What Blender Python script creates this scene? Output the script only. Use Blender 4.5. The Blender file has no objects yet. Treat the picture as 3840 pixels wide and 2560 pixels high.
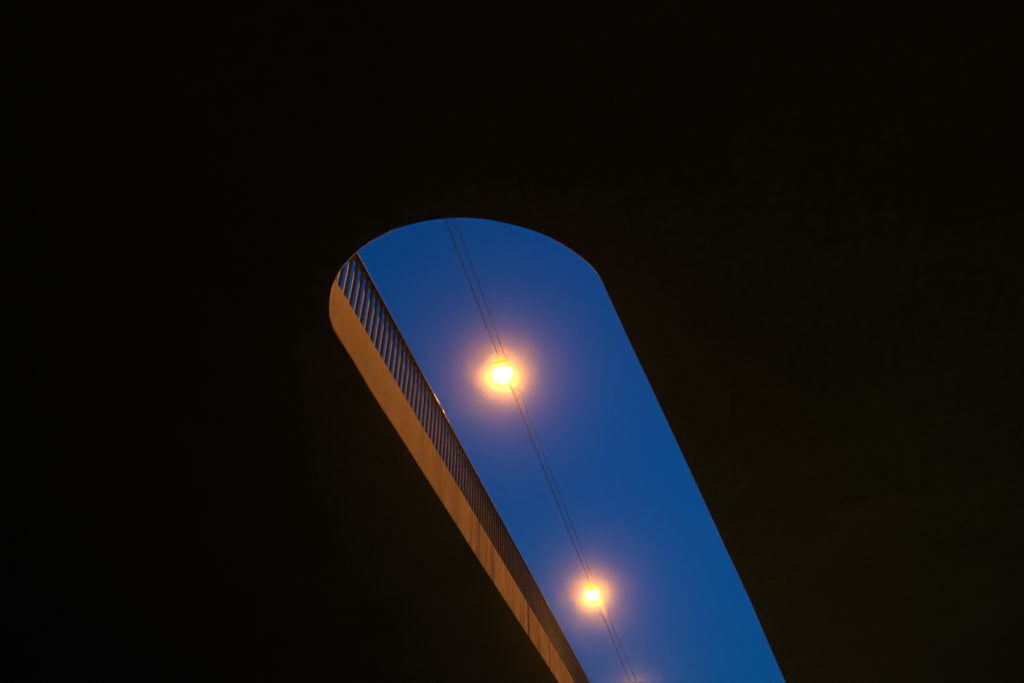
import bpy, bmesh, math, random
from mathutils import Vector, Matrix, noise

random.seed(7)
sc = bpy.context.scene
C = sc.collection

# ------------------------------------------------------------------ camera
EYE = 1.6
W0, H0, FPX = 3840.0, 2560.0, 2785.0
PITCH, YAW = math.radians(40.182), math.radians(13.527)
hd = Vector((-math.sin(YAW), math.cos(YAW), 0))
RT = Vector((math.cos(YAW), math.sin(YAW), 0))
FW = hd * math.cos(PITCH) + Vector((0, 0, math.sin(PITCH)))
UP = -hd * math.sin(PITCH) + Vector((0, 0, math.cos(PITCH)))
cd = bpy.data.cameras.new('camera')
cd.sensor_width = 36.0
cd.lens = FPX / W0 * 36.0
cd.clip_start, cd.clip_end = 0.1, 5000
cam = bpy.data.objects.new('camera', cd)
C.objects.link(cam)
m3 = Matrix((RT, UP, -FW)).transposed()
cam.matrix_world = Matrix.Translation((0, 0, EYE)) @ m3.to_4x4()
sc.camera = cam

# ------------------------------------------------------------------ world: deep blue dusk sky, the sun already down
wd = bpy.data.worlds.new('World')
sc.world = wd
wd.use_nodes = True
wn = wd.node_tree.nodes
wl = wd.node_tree.links
bg = wn['Background']
sky = wn.new('ShaderNodeTexSky')
sky.sky_type = 'NISHITA'
sky.sun_disc = False
sky.sun_elevation = math.radians(4.0)
sky.sun_rotation = math.radians(200)
sky.ozone_density = 4.0
sky.air_density = 1.0
sky.dust_density = 0.3
tint = wn.new('ShaderNodeMix')
tint.data_type = 'RGBA'
tint.blend_type = 'MULTIPLY'
tint.inputs[0].default_value = 1.0
tint.inputs[7].default_value = (0.0, 0.565, 1.0, 1)
wl.new(sky.outputs[0], tint.inputs[6])
# the photographed dusk sky is nearly even in tone from near the horizon to high up
gm = wn.new('ShaderNodeTexCoord')
gs = wn.new('ShaderNodeSeparateXYZ')
gr = wn.new('ShaderNodeMapRange')
gr.inputs[1].default_value, gr.inputs[2].default_value = 0.2, 0.85
gr.inputs[3].default_value, gr.inputs[4].default_value = 0.53, 1.60
flat = wn.new('ShaderNodeMix')
flat.data_type = 'RGBA'
flat.blend_type = 'MULTIPLY'
flat.inputs[0].default_value = 1.0
wl.new(gm.outputs['Generated'], gs.inputs[0])
wl.new(gs.outputs['Z'], gr.inputs[0])
wl.new(gr.outputs[0], flat.inputs[7])
wl.new(tint.outputs[2], flat.inputs[6])
wl.new(flat.outputs[2], bg.inputs[0])
SKY_STRENGTH = 0.15
bg.inputs[1].default_value = SKY_STRENGTH

# ------------------------------------------------------------------ exposure
sc.view_settings.view_transform = 'Standard'
sc.view_settings.look = 'None'
sc.view_settings.exposure = 0.0
sc.view_settings.gamma = 1.0
sc.render.engine = 'CYCLES'
sc.cycles.use_denoising = True
sc.cycles.volume_bounces = 1
sc.cycles.sample_clamp_indirect = 4.0

# light levels of the street lamps (radiant intensity, W/sr)
I_NEAR = 430.0         # lamps hung over the left carriageway
I_FAR = 105.0           # smaller lamps over the right carriageway
SODIUM = (1.0, 0.325, 0.008)
HAZE_DENSITY, HAZE_G = 6.0e-4, 0.982

# ------------------------------------------------------------------ helpers


def ray(px, py):
    return FW + RT * ((px - W0 / 2) / FPX) - UP * ((py - H0 / 2) / FPX)


def at_height(px, py, h):
    d = ray(px, py)
    return Vector((0, 0, EYE)) + d * (h / d.z)


def obj(name, bm, mats, parent=None, smooth=False):
    me = bpy.data.meshes.new(name)
    bm.normal_update()
    bm.to_mesh(me)
    bm.free()
    for m in (mats if isinstance(mats, (list, tuple)) else [mats]):
        me.materials.append(m)
    if smooth:
        for p in me.polygons:
            p.use_smooth = True
    o = bpy.data.objects.new(name, me)
    C.objects.link(o)
    if parent:
        o.parent = parent
    return o


def tag(o, label=None, cat=None, group=None, kind=None):
    for k, v in (('label', label), ('category', cat), ('group', group), ('kind', kind)):
        if v:
            o[k] = v
    return o


def empty(name, loc, label, cat, group=None):
    o = bpy.data.objects.new(name, None)
    o.location = loc
    o.empty_display_size = 0.3
    C.objects.link(o)
    return tag(o, label, cat, group)


def box(bm, x0, x1, y0, y1, z0, z1, bev=0.0):
    r = bmesh.ops.create_cube(bm, size=1.0)
    for v in r['verts']:
        v.co = Vector((x0 + (v.co.x + .5) * (x1 - x0), y0 + (v.co.y + .5) * (y1 - y0), z0 + (v.co.z + .5) * (z1 - z0)))
    if bev:
        es = list({e for v in r['verts'] for e in v.link_edges})
        bmesh.ops.bevel(bm, geom=es, offset=bev, segments=2, affect='EDGES', profile=0.5)
    return r


def tube(bm, pts, rad, n=8):
    pts = [Vector(p) for p in pts]
    rings = []
    for i, p in enumerate(pts):
        t = (pts[min(i + 1, len(pts) - 1)] - pts[max(i - 1, 0)]).normalized()
        a = t.cross(Vector((0, 0, 1)))
        if a.length < 1e-3:
            a = t.cross(Vector((1, 0, 0)))
        a.normalize()
        b = t.cross(a).normalized()
        rr = rad[i] if isinstance(rad, (list, tuple)) else rad
        rings.append([bm.verts.new(p + (a * math.cos(k * 2 * math.pi / n) + b * math.sin(k * 2 * math.pi / n)) * rr) for k in range(n)])
    for r0, r1 in zip(rings, rings[1:]):
        for k in range(n):
            bm.faces.new((r0[k], r0[(k + 1) % n], r1[(k + 1) % n], r1[k]))
    bm.faces.new(rings[0][::-1])
    bm.faces.new(rings[-1])


def lathe(bm, prof, n=28, loc=(0, 0, 0), sx=1.0, sy=1.0):
    L = Vector(loc)
    rings = []
    for r, z in prof:
        if r < 1e-5:
            rings.append([bm.verts.new(L + Vector((0, 0, z)))])
        else:
            rings.append([bm.verts.new(L + Vector((r * sx * math.cos(k * 2 * math.pi / n), r * sy * math.sin(k * 2 * math.pi / n), z))) for k in range(n)])
    for a, b in zip(rings, rings[1:]):
        for k in range(n):
            q = [a[k % len(a)], a[(k + 1) % n % len(a)], b[(k + 1) % n % len(b)], b[k % len(b)]]
            u = []
            for v in q:
                if v not in u:
                    u.append(v)
            if len(u) > 2:
                bm.faces.new(u)
    bmesh.ops.recalc_face_normals(bm, faces=bm.faces)


# ------------------------------------------------------------------ materials


def mat(name, base, rough=0.7, metal=0.0):
    m = bpy.data.materials.new(name)
    m.use_nodes = True
    b = m.node_tree.nodes['Principled BSDF']
    b.inputs['Base Color'].default_value = (*base, 1)
    b.inputs['Roughness'].default_value = rough
    b.inputs['Metallic'].default_value = metal
    return m, m.node_tree.nodes, m.node_tree.links, b


def N(nodes, t, **kw):
    n = nodes.new(t)
    for k, v in kw.items():
        setattr(n, k, v)
    return n


def coords(nd, ln, scale):
    tc = N(nd, 'ShaderNodeTexCoord')
    mp = N(nd, 'ShaderNodeMapping')
    mp.inputs['Scale'].default_value = scale
    ln.new(tc.outputs['Object'], mp.inputs[0])
    return mp.outputs[0]


def ramp(nd, ln, src, stops):
    r = N(nd, 'ShaderNodeValToRGB')
    e = r.color_ramp.elements
    e[0].position, e[0].color = stops[0][0], (*stops[0][1], 1)
    e[1].position, e[1].color = stops[-1][0], (*stops[-1][1], 1)
    for p, c in stops[1:-1]:
        x = e.new(p)
        x.color = (*c, 1)
    ln.new(src, r.inputs[0])
    return r.outputs[0]


def mult(nd, ln, a, b):
    m = N(nd, 'ShaderNodeMix', data_type='RGBA', blend_type='MULTIPLY')
    m.inputs[0].default_value = 1.0
    ln.new(a, m.inputs[6])
    ln.new(b, m.inputs[7])
    return m.outputs[2]


def noise_tex(nd, ln, vec, scale, detail=4, rough=0.55):
    t = N(nd, 'ShaderNodeTexNoise')
    t.inputs['Scale'].default_value = scale
    t.inputs['Detail'].default_value = detail
    t.inputs['Roughness'].default_value = rough
    ln.new(vec, t.inputs['Vector'])
    return t.outputs['Fac']


def g(v):
    return (v, v, v)


# pale edge-beam concrete with run-down rain stains
def make_fascia():
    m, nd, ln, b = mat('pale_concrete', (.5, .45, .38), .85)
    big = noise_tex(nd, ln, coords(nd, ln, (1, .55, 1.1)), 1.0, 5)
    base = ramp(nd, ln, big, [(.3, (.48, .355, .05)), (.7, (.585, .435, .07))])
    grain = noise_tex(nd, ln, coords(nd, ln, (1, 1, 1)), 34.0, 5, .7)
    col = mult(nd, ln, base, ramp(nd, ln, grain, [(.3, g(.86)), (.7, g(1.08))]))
    # narrow streaks that run straight down the face
    s1 = noise_tex(nd, ln, coords(nd, ln, (0, 2.3, .14)), 1.0, 5, .68)
    s2 = noise_tex(nd, ln, coords(nd, ln, (0, 7.0, .5)), 1.0, 4, .6)
    patch = noise_tex(nd, ln, coords(nd, ln, (0, .16, 0)), 1.0, 1)
    k1 = ramp(nd, ln, s1, [(.49, g(1)), (.56, (.66, .60, .56)), (.63, (.26, .23, .22))])
    k2 = ramp(nd, ln, s2, [(.47, g(1)), (.64, (.55, .51, .48))])
    st = mult(nd, ln, k1, k2)
    # the far part of the beam is the more weathered one
    tc = N(nd, 'ShaderNodeTexCoord')
    sp = N(nd, 'ShaderNodeSeparateXYZ')
    ln.new(tc.outputs['Object'], sp.inputs[0])
    mr = N(nd, 'ShaderNodeMapRange')
    mr.inputs[1].default_value, mr.inputs[2].default_value = 10.0, 17.0
    mr.inputs[3].default_value, mr.inputs[4].default_value = .16, 1.0
    ln.new(sp.outputs['Y'], mr.inputs[0])
    mx = N(nd, 'ShaderNodeMix', data_type='RGBA', blend_type='MULTIPLY')
    ln.new(mr.outputs[0], mx.inputs[0])
    ln.new(col, mx.inputs[6])
    ln.new(st, mx.inputs[7])
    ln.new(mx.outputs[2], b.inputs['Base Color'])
    bp = N(nd, 'ShaderNodeBump')
    bp.inputs['Strength'].default_value = .25
    bp.inputs['Distance'].default_value = .004
    ln.new(grain, bp.inputs['Height'])
    ln.new(bp.outputs[0], b.inputs['Normal'])
    return m


def make_soffit():
    m, nd, ln, b = mat('sooty_concrete', (.09, .11, .11), .9)
    n1 = noise_tex(nd, ln, coords(nd, ln, (1, 1, 1)), .5, 6)
    n2 = noise_tex(nd, ln, coords(nd, ln, (1, 1, 1)), 7.0, 5, .65)
    c = ramp(nd, ln, n1, [(.3, (.20, .25, .34)), (.7, (.26, .32, .43))])
    c = mult(nd, ln, c, ramp(nd, ln, n2, [(.3, g(.8)), (.7, g(1.1))]))
    bk = N(nd, 'ShaderNodeTexBrick')
    bk.inputs['Scale'].default_value = 1.0
    bk.inputs['Brick Width'].default_value = 2.4
    bk.inputs['Row Height'].default_value = 1.2
    bk.inputs['Mortar Size'].default_value = .012
    bk.inputs['Color1'].default_value = (1, 1, 1, 1)
    bk.inputs['Color2'].default_value = (.95, .95, .95, 1)
    bk.inputs['Mortar'].default_value = (.84, .84, .84, 1)
    ln.new(coords(nd, ln, (1, 1, 1)), bk.inputs['Vector'])
    c = mult(nd, ln, c, bk.outputs['Color'])
    ln.new(c, b.inputs['Base Color'])
    return m


def make_paint(name, c0, c1, rough, sc_=6.0, spec=.5):
    m, nd, ln, b = mat(name, c0, rough)
    b.inputs['Specular IOR Level'].default_value = spec
    n1 = noise_tex(nd, ln, coords(nd, ln, (1, 1, 1)), sc_, 5)
    ln.new(ramp(nd, ln, n1, [(.3, c0), (.7, c1)]), b.inputs['Base Color'])
    return m


def make_emit(name, col, s):
    m, nd, ln, b = mat(name, (.8, .8, .8), .3)
    b.inputs['Emission Color'].default_value = (*col, 1)
    b.inputs['Emission Strength'].default_value = s
    return m


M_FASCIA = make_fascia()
M_SOFFIT = make_soffit()
M_RAIL = make_paint('dark_green_paint', (.006, .010, .006), (.009, .014, .009), .6, 6.0, .30)
M_CAP = make_paint('dark_brown_paint', (.007, .0075, .005), (.011, .011, .008), .4, 6.0, .12)
M_BODY = make_paint('grey_lamp_metal', (.16, .15, .13), (.22, .21, .19), .5)
M_GLOW = bpy.data.materials.new('lit_lamp_glass')          # clear glass full of glow: lets the bulb's light out
M_GLOW.use_nodes = True
_n, _l = M_GLOW.node_tree.nodes, M_GLOW.node_tree.links
_n.remove(_n['Principled BSDF'])
_t, _e, _a = _n.new('ShaderNodeBsdfTransparent'), _n.new('ShaderNodeEmission'), _n.new('ShaderNodeAddShader')
_e.inputs['Color'].default_value = (1.0, .66, .42, 1)
_e.inputs['Strength'].default_value = 16.0
_l.new(_t.outputs[0], _a.inputs[0])
_l.new(_e.outputs[0], _a.inputs[1])
_l.new(_a.outputs[0], _n['Material Output'].inputs['Surface'])
M_STEEL = mat('glint_steel', (.46, .43, .38), .30, 1.0)[0]
M_WIRE = make_paint('dark_wire', (.018, .018, .016), (.03, .028, .024), .6, 20)
M_GROUND = make_paint('green_bounce_ground', (.014, .038, .018), (.024, .060, .028), .95, .8)  # unseen ground; green chosen so that its bounce tints the soffit

# ------------------------------------------------------------------ the setting
bm = bmesh.new()
bmesh.ops.create_grid(bm, x_segments=8, y_segments=8, size=600)
tag(obj('ground', bm, M_GROUND), kind='structure')

# ------------------------------------------------------------------ the bridge deck with its long rounded opening
HS = 7.09            # soffit above the eye
ZS = EYE + HS
RIM_PX = [(2097.5, 2560), (2020, 2441), (1800, 2104), (1671, 1901), (1500, 1632.5), (1402, 1480.5), (1318, 1339), (1299, 1309), (1278, 1276.5), (1264.5, 1253),
          (1253.5, 1234), (1246.5, 1217), (1239, 1196), (1236, 1173), (1235.4, 1148), (1237.3, 1125),
          (1241, 1100), (1243.6, 1089), (1250.6, 1067.5), (1259.3, 1047), (1266, 1033.5), (1273.6, 1020), (1282, 1007.5), (1290.7, 995.5),
          (1299.4, 986), (1308, 977.5), (1320, 963.8), (1339, 946.5), (1352.6, 934), (1360, 928), (1373, 920), (1388.8, 908.6), (1419.4, 891.5),
          (1452.6, 875), (1485.7, 861), (1531.6, 846.3), (1582.7, 834.3), (1618.4, 827.7), (1666.8, 822), (1700, 819.4), (1735.7, 818.6),
          (1786, 820.8), (1841, 827.8), (1903, 840.5), (1951, 852.6), (1996, 866.6), (2044, 884.6), (2082, 903.5), (2120, 925.8), (2151, 946),
          (2175, 963.4), (2199, 983), (2220, 1003.5), (2235, 1020.5), (2247, 1038), (2263.8, 1070), (2279.7, 1106), (2321, 1196),
          (2356, 1273.5), (2444, 1458), (2527.5, 1637), (2591, 1773), (2723.5, 2060), (2815.4, 2257.7), (2868, 2381), (2946, 2560)]
rim = [at_height(px, py, HS) for px, py in RIM_PX]
XL = -4.5
dv = (rim[-1] - rim[-2]).normalized()
rim.append(rim[-1] + dv * 5)                    # out of view the opening closes early, shaped to let in less far-lamp light
yend = rim[-1].y
rim.insert(0, Vector((rim[0].x, yend, ZS)))


def spline(pts):
    """Catmull-Rom through the curved end of the outline, so that it reads as cast in a curved form"""
    out = []
    n = len(pts)
    for i in range(n):
        a, b = pts[i], pts[(i + 1) % n]
        if max(a.y, b.y) > 12 or (a - b).length > 1.2:
            out.append(a)
            continue
        p0, p3 = pts[i - 1], pts[(i + 2) % n]
        L = (b - a).length
        ta = (b - p0) * (L / ((a - p0).length + L))
        tb = (p3 - a) * (L / ((p3 - b).length + L))
        for j in range(6):
            u = j / 6
            u2, u3 = u * u, u * u * u
            out.append(a * (2 * u3 - 3 * u2 + 1) + ta * (u3 - 2 * u2 + u) + b * (3 * u2 - 2 * u3) + tb * (u3 - u2))
    return out


def resample(pts, step_fn):
    out = []
    n = len(pts)
    for i in range(n):
        a, b = pts[i], pts[(i + 1) % n]
        L = (b - a).length
        k = max(1, int(L / step_fn((a + b) / 2)))
        for j in range(k):
            out.append(a.lerp(b, j / k))
    return out


rs = resample(spline(rim), lambda p: .025 if p.y < 8.2 else (.06 if p.y < 14 else (.3 if p.y < 34 else 2.0)))
n = len(rs)
nrm = []
for i in range(n):
    t = (rs[(i + 1) % n] - rs[i - 1]).normalized()
    nrm.append(Vector((t.y, -t.x, 0)))
cen = sum(rs, Vector()) / n
if sum((r - cen).dot(q) for r, q in zip(rs, nrm)) < 0:
    nrm = [-q for q in nrm]
CH = 0.010                                        # worn arris along the rim
THK = 0.42
bm = bmesh.new()
lo, mid, top = [], [], []
for i, p in enumerate(rs):
    arc = 1.0 if p.y < 9.5 else .45
    d1 = noise.noise(p * 6) * .004 + noise.noise(p * 19) * .005
    chip = max(0.0, noise.noise(p * 4.3 + Vector((3, 1, 0))) - .2) * .018 * arc
    lo.append(bm.verts.new(p + nrm[i] * (CH * .8 + d1 * arc * .6 + chip) + Vector((0, 0, 0))))
    mid.append(bm.verts.new(p + nrm[i] * (d1 * .35 * arc) + Vector((0, 0, CH + chip * 1.1 + abs(d1) * .5))))
    top.append(bm.verts.new(p + nrm[i] * .001 + Vector((0, 0, THK))))
X0, X1, Y0, Y1 = -46, 46, -34, yend + 10
outer_lo = [bm.verts.new((x, y, ZS)) for x, y in ((X0, Y0), (X1, Y0), (X1, Y1), (X0, Y1))]
outer_hi = [bm.verts.new((x, y, ZS + THK)) for x, y in ((X0, Y0), (X1, Y0), (X1, Y1), (X0, Y1))]
rim_faces = []
for i in range(n):
    j = (i + 1) % n
    rim_faces.append(bm.faces.new((lo[i], lo[j], mid[j], mid[i])))
    rim_faces.append(bm.faces.new((mid[i], mid[j], top[j], top[i])))
for i in range(4):
    j = (i + 1) % 4
    bm.faces.new((outer_lo[i], outer_lo[j], outer_hi[j], outer_hi[i]))


def fill(loop_in, loop_out):
    es = []
    for lp in (loop_in, loop_out):
        for i in range(len(lp)):
            a, b = lp[i], lp[(i + 1) % len(lp)]
            es.append(bm.edges.get((a, b)) or bm.edges.new((a, b)))
    bmesh.ops.triangle_fill(bm, use_beauty=True, use_dissolve=False, edges=es)


fill(lo, outer_lo)
fill(top, outer_hi)
for f in rim_faces:
    f.material_index = 1
bmesh.ops.recalc_face_normals(bm, faces=bm.faces)
deck = empty('bridge_deck', (0, 20, ZS), 'dark concrete bridge deck seen from below with a long rounded opening', 'bridge deck')
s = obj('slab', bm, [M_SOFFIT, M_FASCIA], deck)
s.matrix_parent_inverse = Matrix.Translation((0, -20, -ZS))

# pale edge beam standing on the slab along the left side of the opening
ZW = EYE + 8.022
bm = bmesh.new()
YB0, YB1 = 4.2, yend + 10
box(bm, XL - .34, XL + .003, YB0, YB1, ZS + CH + .012, ZW, 0)
es = [e for e in bm.edges if all(abs(v.co.x - XL - .003) < 1e-4 and abs(v.co.z - ZW) < 1e-4 for v in e.verts)]
bmesh.ops.bevel(bm, geom=es, offset=.008, segments=2, affect='EDGES')
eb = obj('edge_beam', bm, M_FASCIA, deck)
eb.matrix_parent_inverse = Matrix.Translation((0, -20, -ZS))
tag(eb, 'pale orange-lit edge beam streaked with rain stains')

# ------------------------------------------------------------------ railing on the edge beam
rail = empty('bridge_railing', (XL, YB0, ZW), 'dark green metal railing with flat top rail on the pale edge beam', 'railing')
bm = bmesh.new()
ZC = EYE + 9.022
box(bm, -.072, .030, 0, YB1 - YB0, ZC - ZW, ZC - ZW + .045, .004)
obj('top_rail', bm, M_CAP, rail)
bm = bmesh.new()
tube(bm, [(.0285, j * .5, ZC - ZW + .0415) for j in range(int((YB1 - YB0) * 2) + 1)], .007, 10)
obj('glint_strip', bm, M_STEEL, rail, smooth=True)  # shiny bead added to catch the lamps' highlight along the rail edge
SP, BW, BT = .2215, .047, .067


def baluster_bm(y, b):
    box(b, -.047, 0.0, y - BT, y, 0.0, ZC - ZW + .006, .003)


Y_FIRST = 7.608 - 6 * SP
bm = bmesh.new()
baluster_bm(0, bm)
b0 = obj('baluster', bm, M_RAIL, rail)
for k in range(100):
    b = b0 if k == 0 else b0.copy()
    if k:
        C.objects.link(b)
        b.parent = rail
    b.location = (0, Y_FIRST + k * SP - YB0, 0)
bm = bmesh.new()
y = Y_FIRST + 100 * SP
while y < YB1 - .2:
    baluster_bm(y - YB0, bm)
    y += SP
tag(obj('baluster_row', bm, M_RAIL, rail), kind='stuff')

# ------------------------------------------------------------------ lamps hung on a pair of cables over the left carriageway
XW = -5.6
ZL, ZU = EYE + 17.69, EYE + 18.58
LAMP_Y = [-.6, 21.75, 44.0, 68.4]
lamp_mesh = {}


def lamp(loc, label, dim, inten, first=None):
    if first:
        t = first.copy()
        C.objects.link(t)
        for ch in first.children:
            c = ch.copy()
            C.objects.link(c)
            c.parent = t
            if c.type == 'LIGHT':
                c.data = c.data.copy()
                c.data.energy = inten * dim * 4 * math.pi ** 2
            for gch in ch.children:
                d = gch.copy()
                C.objects.link(d)
                d.parent = c
        t.location = loc
        t['label'] = label
        return t
    t = empty('street_lamp', loc, label, 'street lamp', 'street lamps hung over the carriageway')
    # canopy: a shallow ribbed housing, longer along the cables
    bm = bmesh.new()
    box(bm, -.25, .25, -.56, .56, .15, .30, .05)
    box(bm, -.20, .20, -.48, .48, .30, .37, .03)
    for q in (-.50, .50):
        box(bm, -.28, .28, q - .03, q + .03, .12, .27, .012)
    obj('housing', bm, M_BODY, t)
    bm = bmesh.new()
    lathe(bm, [(.38, .16), (.39, .09), (.37, .08), (.365, .13)], 32)
    obj('rim_ring', bm, M_BODY, t)
    bm = bmesh.new()
    prof = [(.345, .13)] + [(.345 * math.cos(a), .02 - .335 * math.sin(a)) for a in [i * math.pi / 2 / 6 for i in range(7)]]
    lathe(bm, prof, 28)
    obj('glass_bowl', bm, M_GLOW, t, smooth=True)
    # hanger straps to the cables
    for q in (-.5, .5):
        bm = bmesh.new()
        tube(bm, [(0, q, .36), (0, q * 1.02, .46)], .012, 6)
        box(bm, -.03, .03, q - .05, q + .05, .44, .49, .008)
        obj('clamp', bm, M_BODY, t)
    ld = bpy.data.lights.new('lamp_light', 'SPOT')
    ld.energy = inten * 4 * math.pi ** 2
    ld.color = SODIUM
    ld.shadow_soft_size = .12
    ld.spot_size, ld.spot_blend = math.radians(174), .10
    lo_ = bpy.data.objects.new('lamp_light', ld)
    C.objects.link(lo_)
    lo_.parent = t
    lo_.location = (0, 0, -.08)
    return t


ZLAMP = EYE + 17.33 - .0
L0 = lamp((XW, LAMP_Y[1], ZLAMP), 'large glowing orange street lamp nearest on the cables', 1, I_NEAR)
lamp((XW, LAMP_Y[2], ZLAMP - .05), 'smaller glowing orange street lamp farther along the cables', .62, I_NEAR, L0)
lamp((XW, LAMP_Y[3], ZLAMP + .1), 'farthest orange street lamp just past the lower picture edge', .27, I_NEAR, L0)
lamp((XW, LAMP_Y[0], ZLAMP + .1), 'orange street lamp overhead hidden behind the dark deck', 2.2, I_NEAR, L0)


def wire(name, pts, r, label, parent=None):
    P = []
    for a, b in zip(pts, pts[1:]):
        for j in range(10):
            P.append(Vector(a).lerp(Vector(b), j / 10))
    P.append(Vector(pts[-1]))
    bm = bmesh.new()
    o0 = Vector(pts[0])
    tube(bm, [p - o0 for p in P], r, 8)
    o = obj(name, bm, M_WIRE, parent, smooth=True)
    o.location = o0
    if label:
        tag(o, label, 'cable', 'cables carrying the street lamps')
    return o


def hang(ys, zlow, zmid):
    """a cable that sags a little between its supports"""
    out = []
    for (ya, za), (yb, zb), s_ in zip(ys, ys[1:], zmid):
        for j in range(8):
            u = j / 8
            out.append((XW, ya + (yb - ya) * u, za + (zb - za) * u - s_ * 4 * u * (1 - u)))
    out.append((XW, ys[-1][0], ys[-1][1]))
    return out


low_pts = [(0, 18.35), (14.3, 17.87), (18.3, 17.74), (21.1, 17.69), (22.8, 17.71), (26.5, 17.69), (31.8, 17.66), (36.4, 17.66), (43.4, 17.70),
           (44.6, 17.70), (49, 17.67), (55, 17.73), (64, 17.75), (69, 18.0), (92, 18.6)]
up_pts = [(0, 19.6), (15.15, 18.84), (19.3, 18.65), (22.2, 18.56), (25.3, 18.6), (32, 18.6), (38.4, 18.57), (44.1, 18.57), (46.2, 18.68), (55.6, 18.95), (68.3, 19.5), (92, 20.6)]
lowc = wire('supply_cable', [(XW, a, EYE + b) for a, b in low_pts], .023, 'thicker lower black cable that carries the glowing street lamps')
upc = wire('messenger_cable', [(XW, a, EYE + b) for a, b in up_pts], .017, 'thinner upper black cable running above the glowing street lamps')


def interp(t, y):
    for (a, za), (b, zb) in zip(t, t[1:]):
        if a <= y <= b:
            return za + (zb - za) * (y - a) / (b - a)


base = Vector((XW, low_pts[0][0], EYE + low_pts[0][1]))
for yy in (21.2, 31.9, 42.9, 54.5):
    bm = bmesh.new()
    zl, zu = interp(low_pts, yy), interp(up_pts, yy)
    tube(bm, [Vector((XW, yy, EYE + zl)) - base, Vector((XW, yy, EYE + zu)) - base], .006, 6)
    h = obj('hanger_wire', bm, M_WIRE, lowc)
    for nm, zz, L in (('lower_clamp', zl, .05), ('upper_clamp', zu, .09)):
        bm = bmesh.new()
        c0 = Vector((XW, yy, EYE + zz)) - base
        tube(bm, [c0 + Vector((0, -L, 0)), c0 + Vector((0, L, 0))], .03, 8)
        obj('clamp', bm, M_WIRE, h)
for yy in (22.24, 44.15, 56.03):
    bm = bmesh.new()
    c0 = Vector((XW, yy, EYE + interp(up_pts, yy))) - Vector((XW, up_pts[0][0], EYE + up_pts[0][1]))
    tube(bm, [c0 + Vector((0, -.08, 0)), c0 + Vector((0, .08, 0))], .028, 8)
    obj('clamp', bm, M_WIRE, upc)

# the second row, over the right carriageway
R0 = None
RL = [(-1.0, 'small orange street lamp above the right deck, nearest end'), (21.0, 'small orange street lamp above the right deck, second along'),
      (43.0, 'small orange street lamp above the right deck, far end')]
for yy, lb in RL:
    if R0 is None:
        R0 = lamp((14.0, yy, EYE + 16.5), lb, 1, I_FAR)
        R0['group'] = 'street lamps above the right deck'
    else:
        lamp((14.0, yy, EYE + 16.5), lb, 1, I_FAR, R0)

# ------------------------------------------------------------------ thin haze, added to stand in for the lens glow round the lamps
bm = bmesh.new()
box(bm, -640, 640, -640, 640, -1.0, 26.0)
hm = bpy.data.materials.new('halo_haze')
hm.use_nodes = True
hn = hm.node_tree.nodes
hn.remove(hn['Principled BSDF'])
pv = hn.new('ShaderNodeVolumePrincipled')
pv.inputs['Color'].default_value = (.95, .95, .95, 1)
pv.inputs['Density'].default_value = HAZE_DENSITY
pv.inputs['Anisotropy'].default_value = HAZE_G
hm.node_tree.links.new(pv.outputs[0], hn['Material Output'].inputs['Volume'])
tag(obj('haze', bm, hm), kind='stuff')
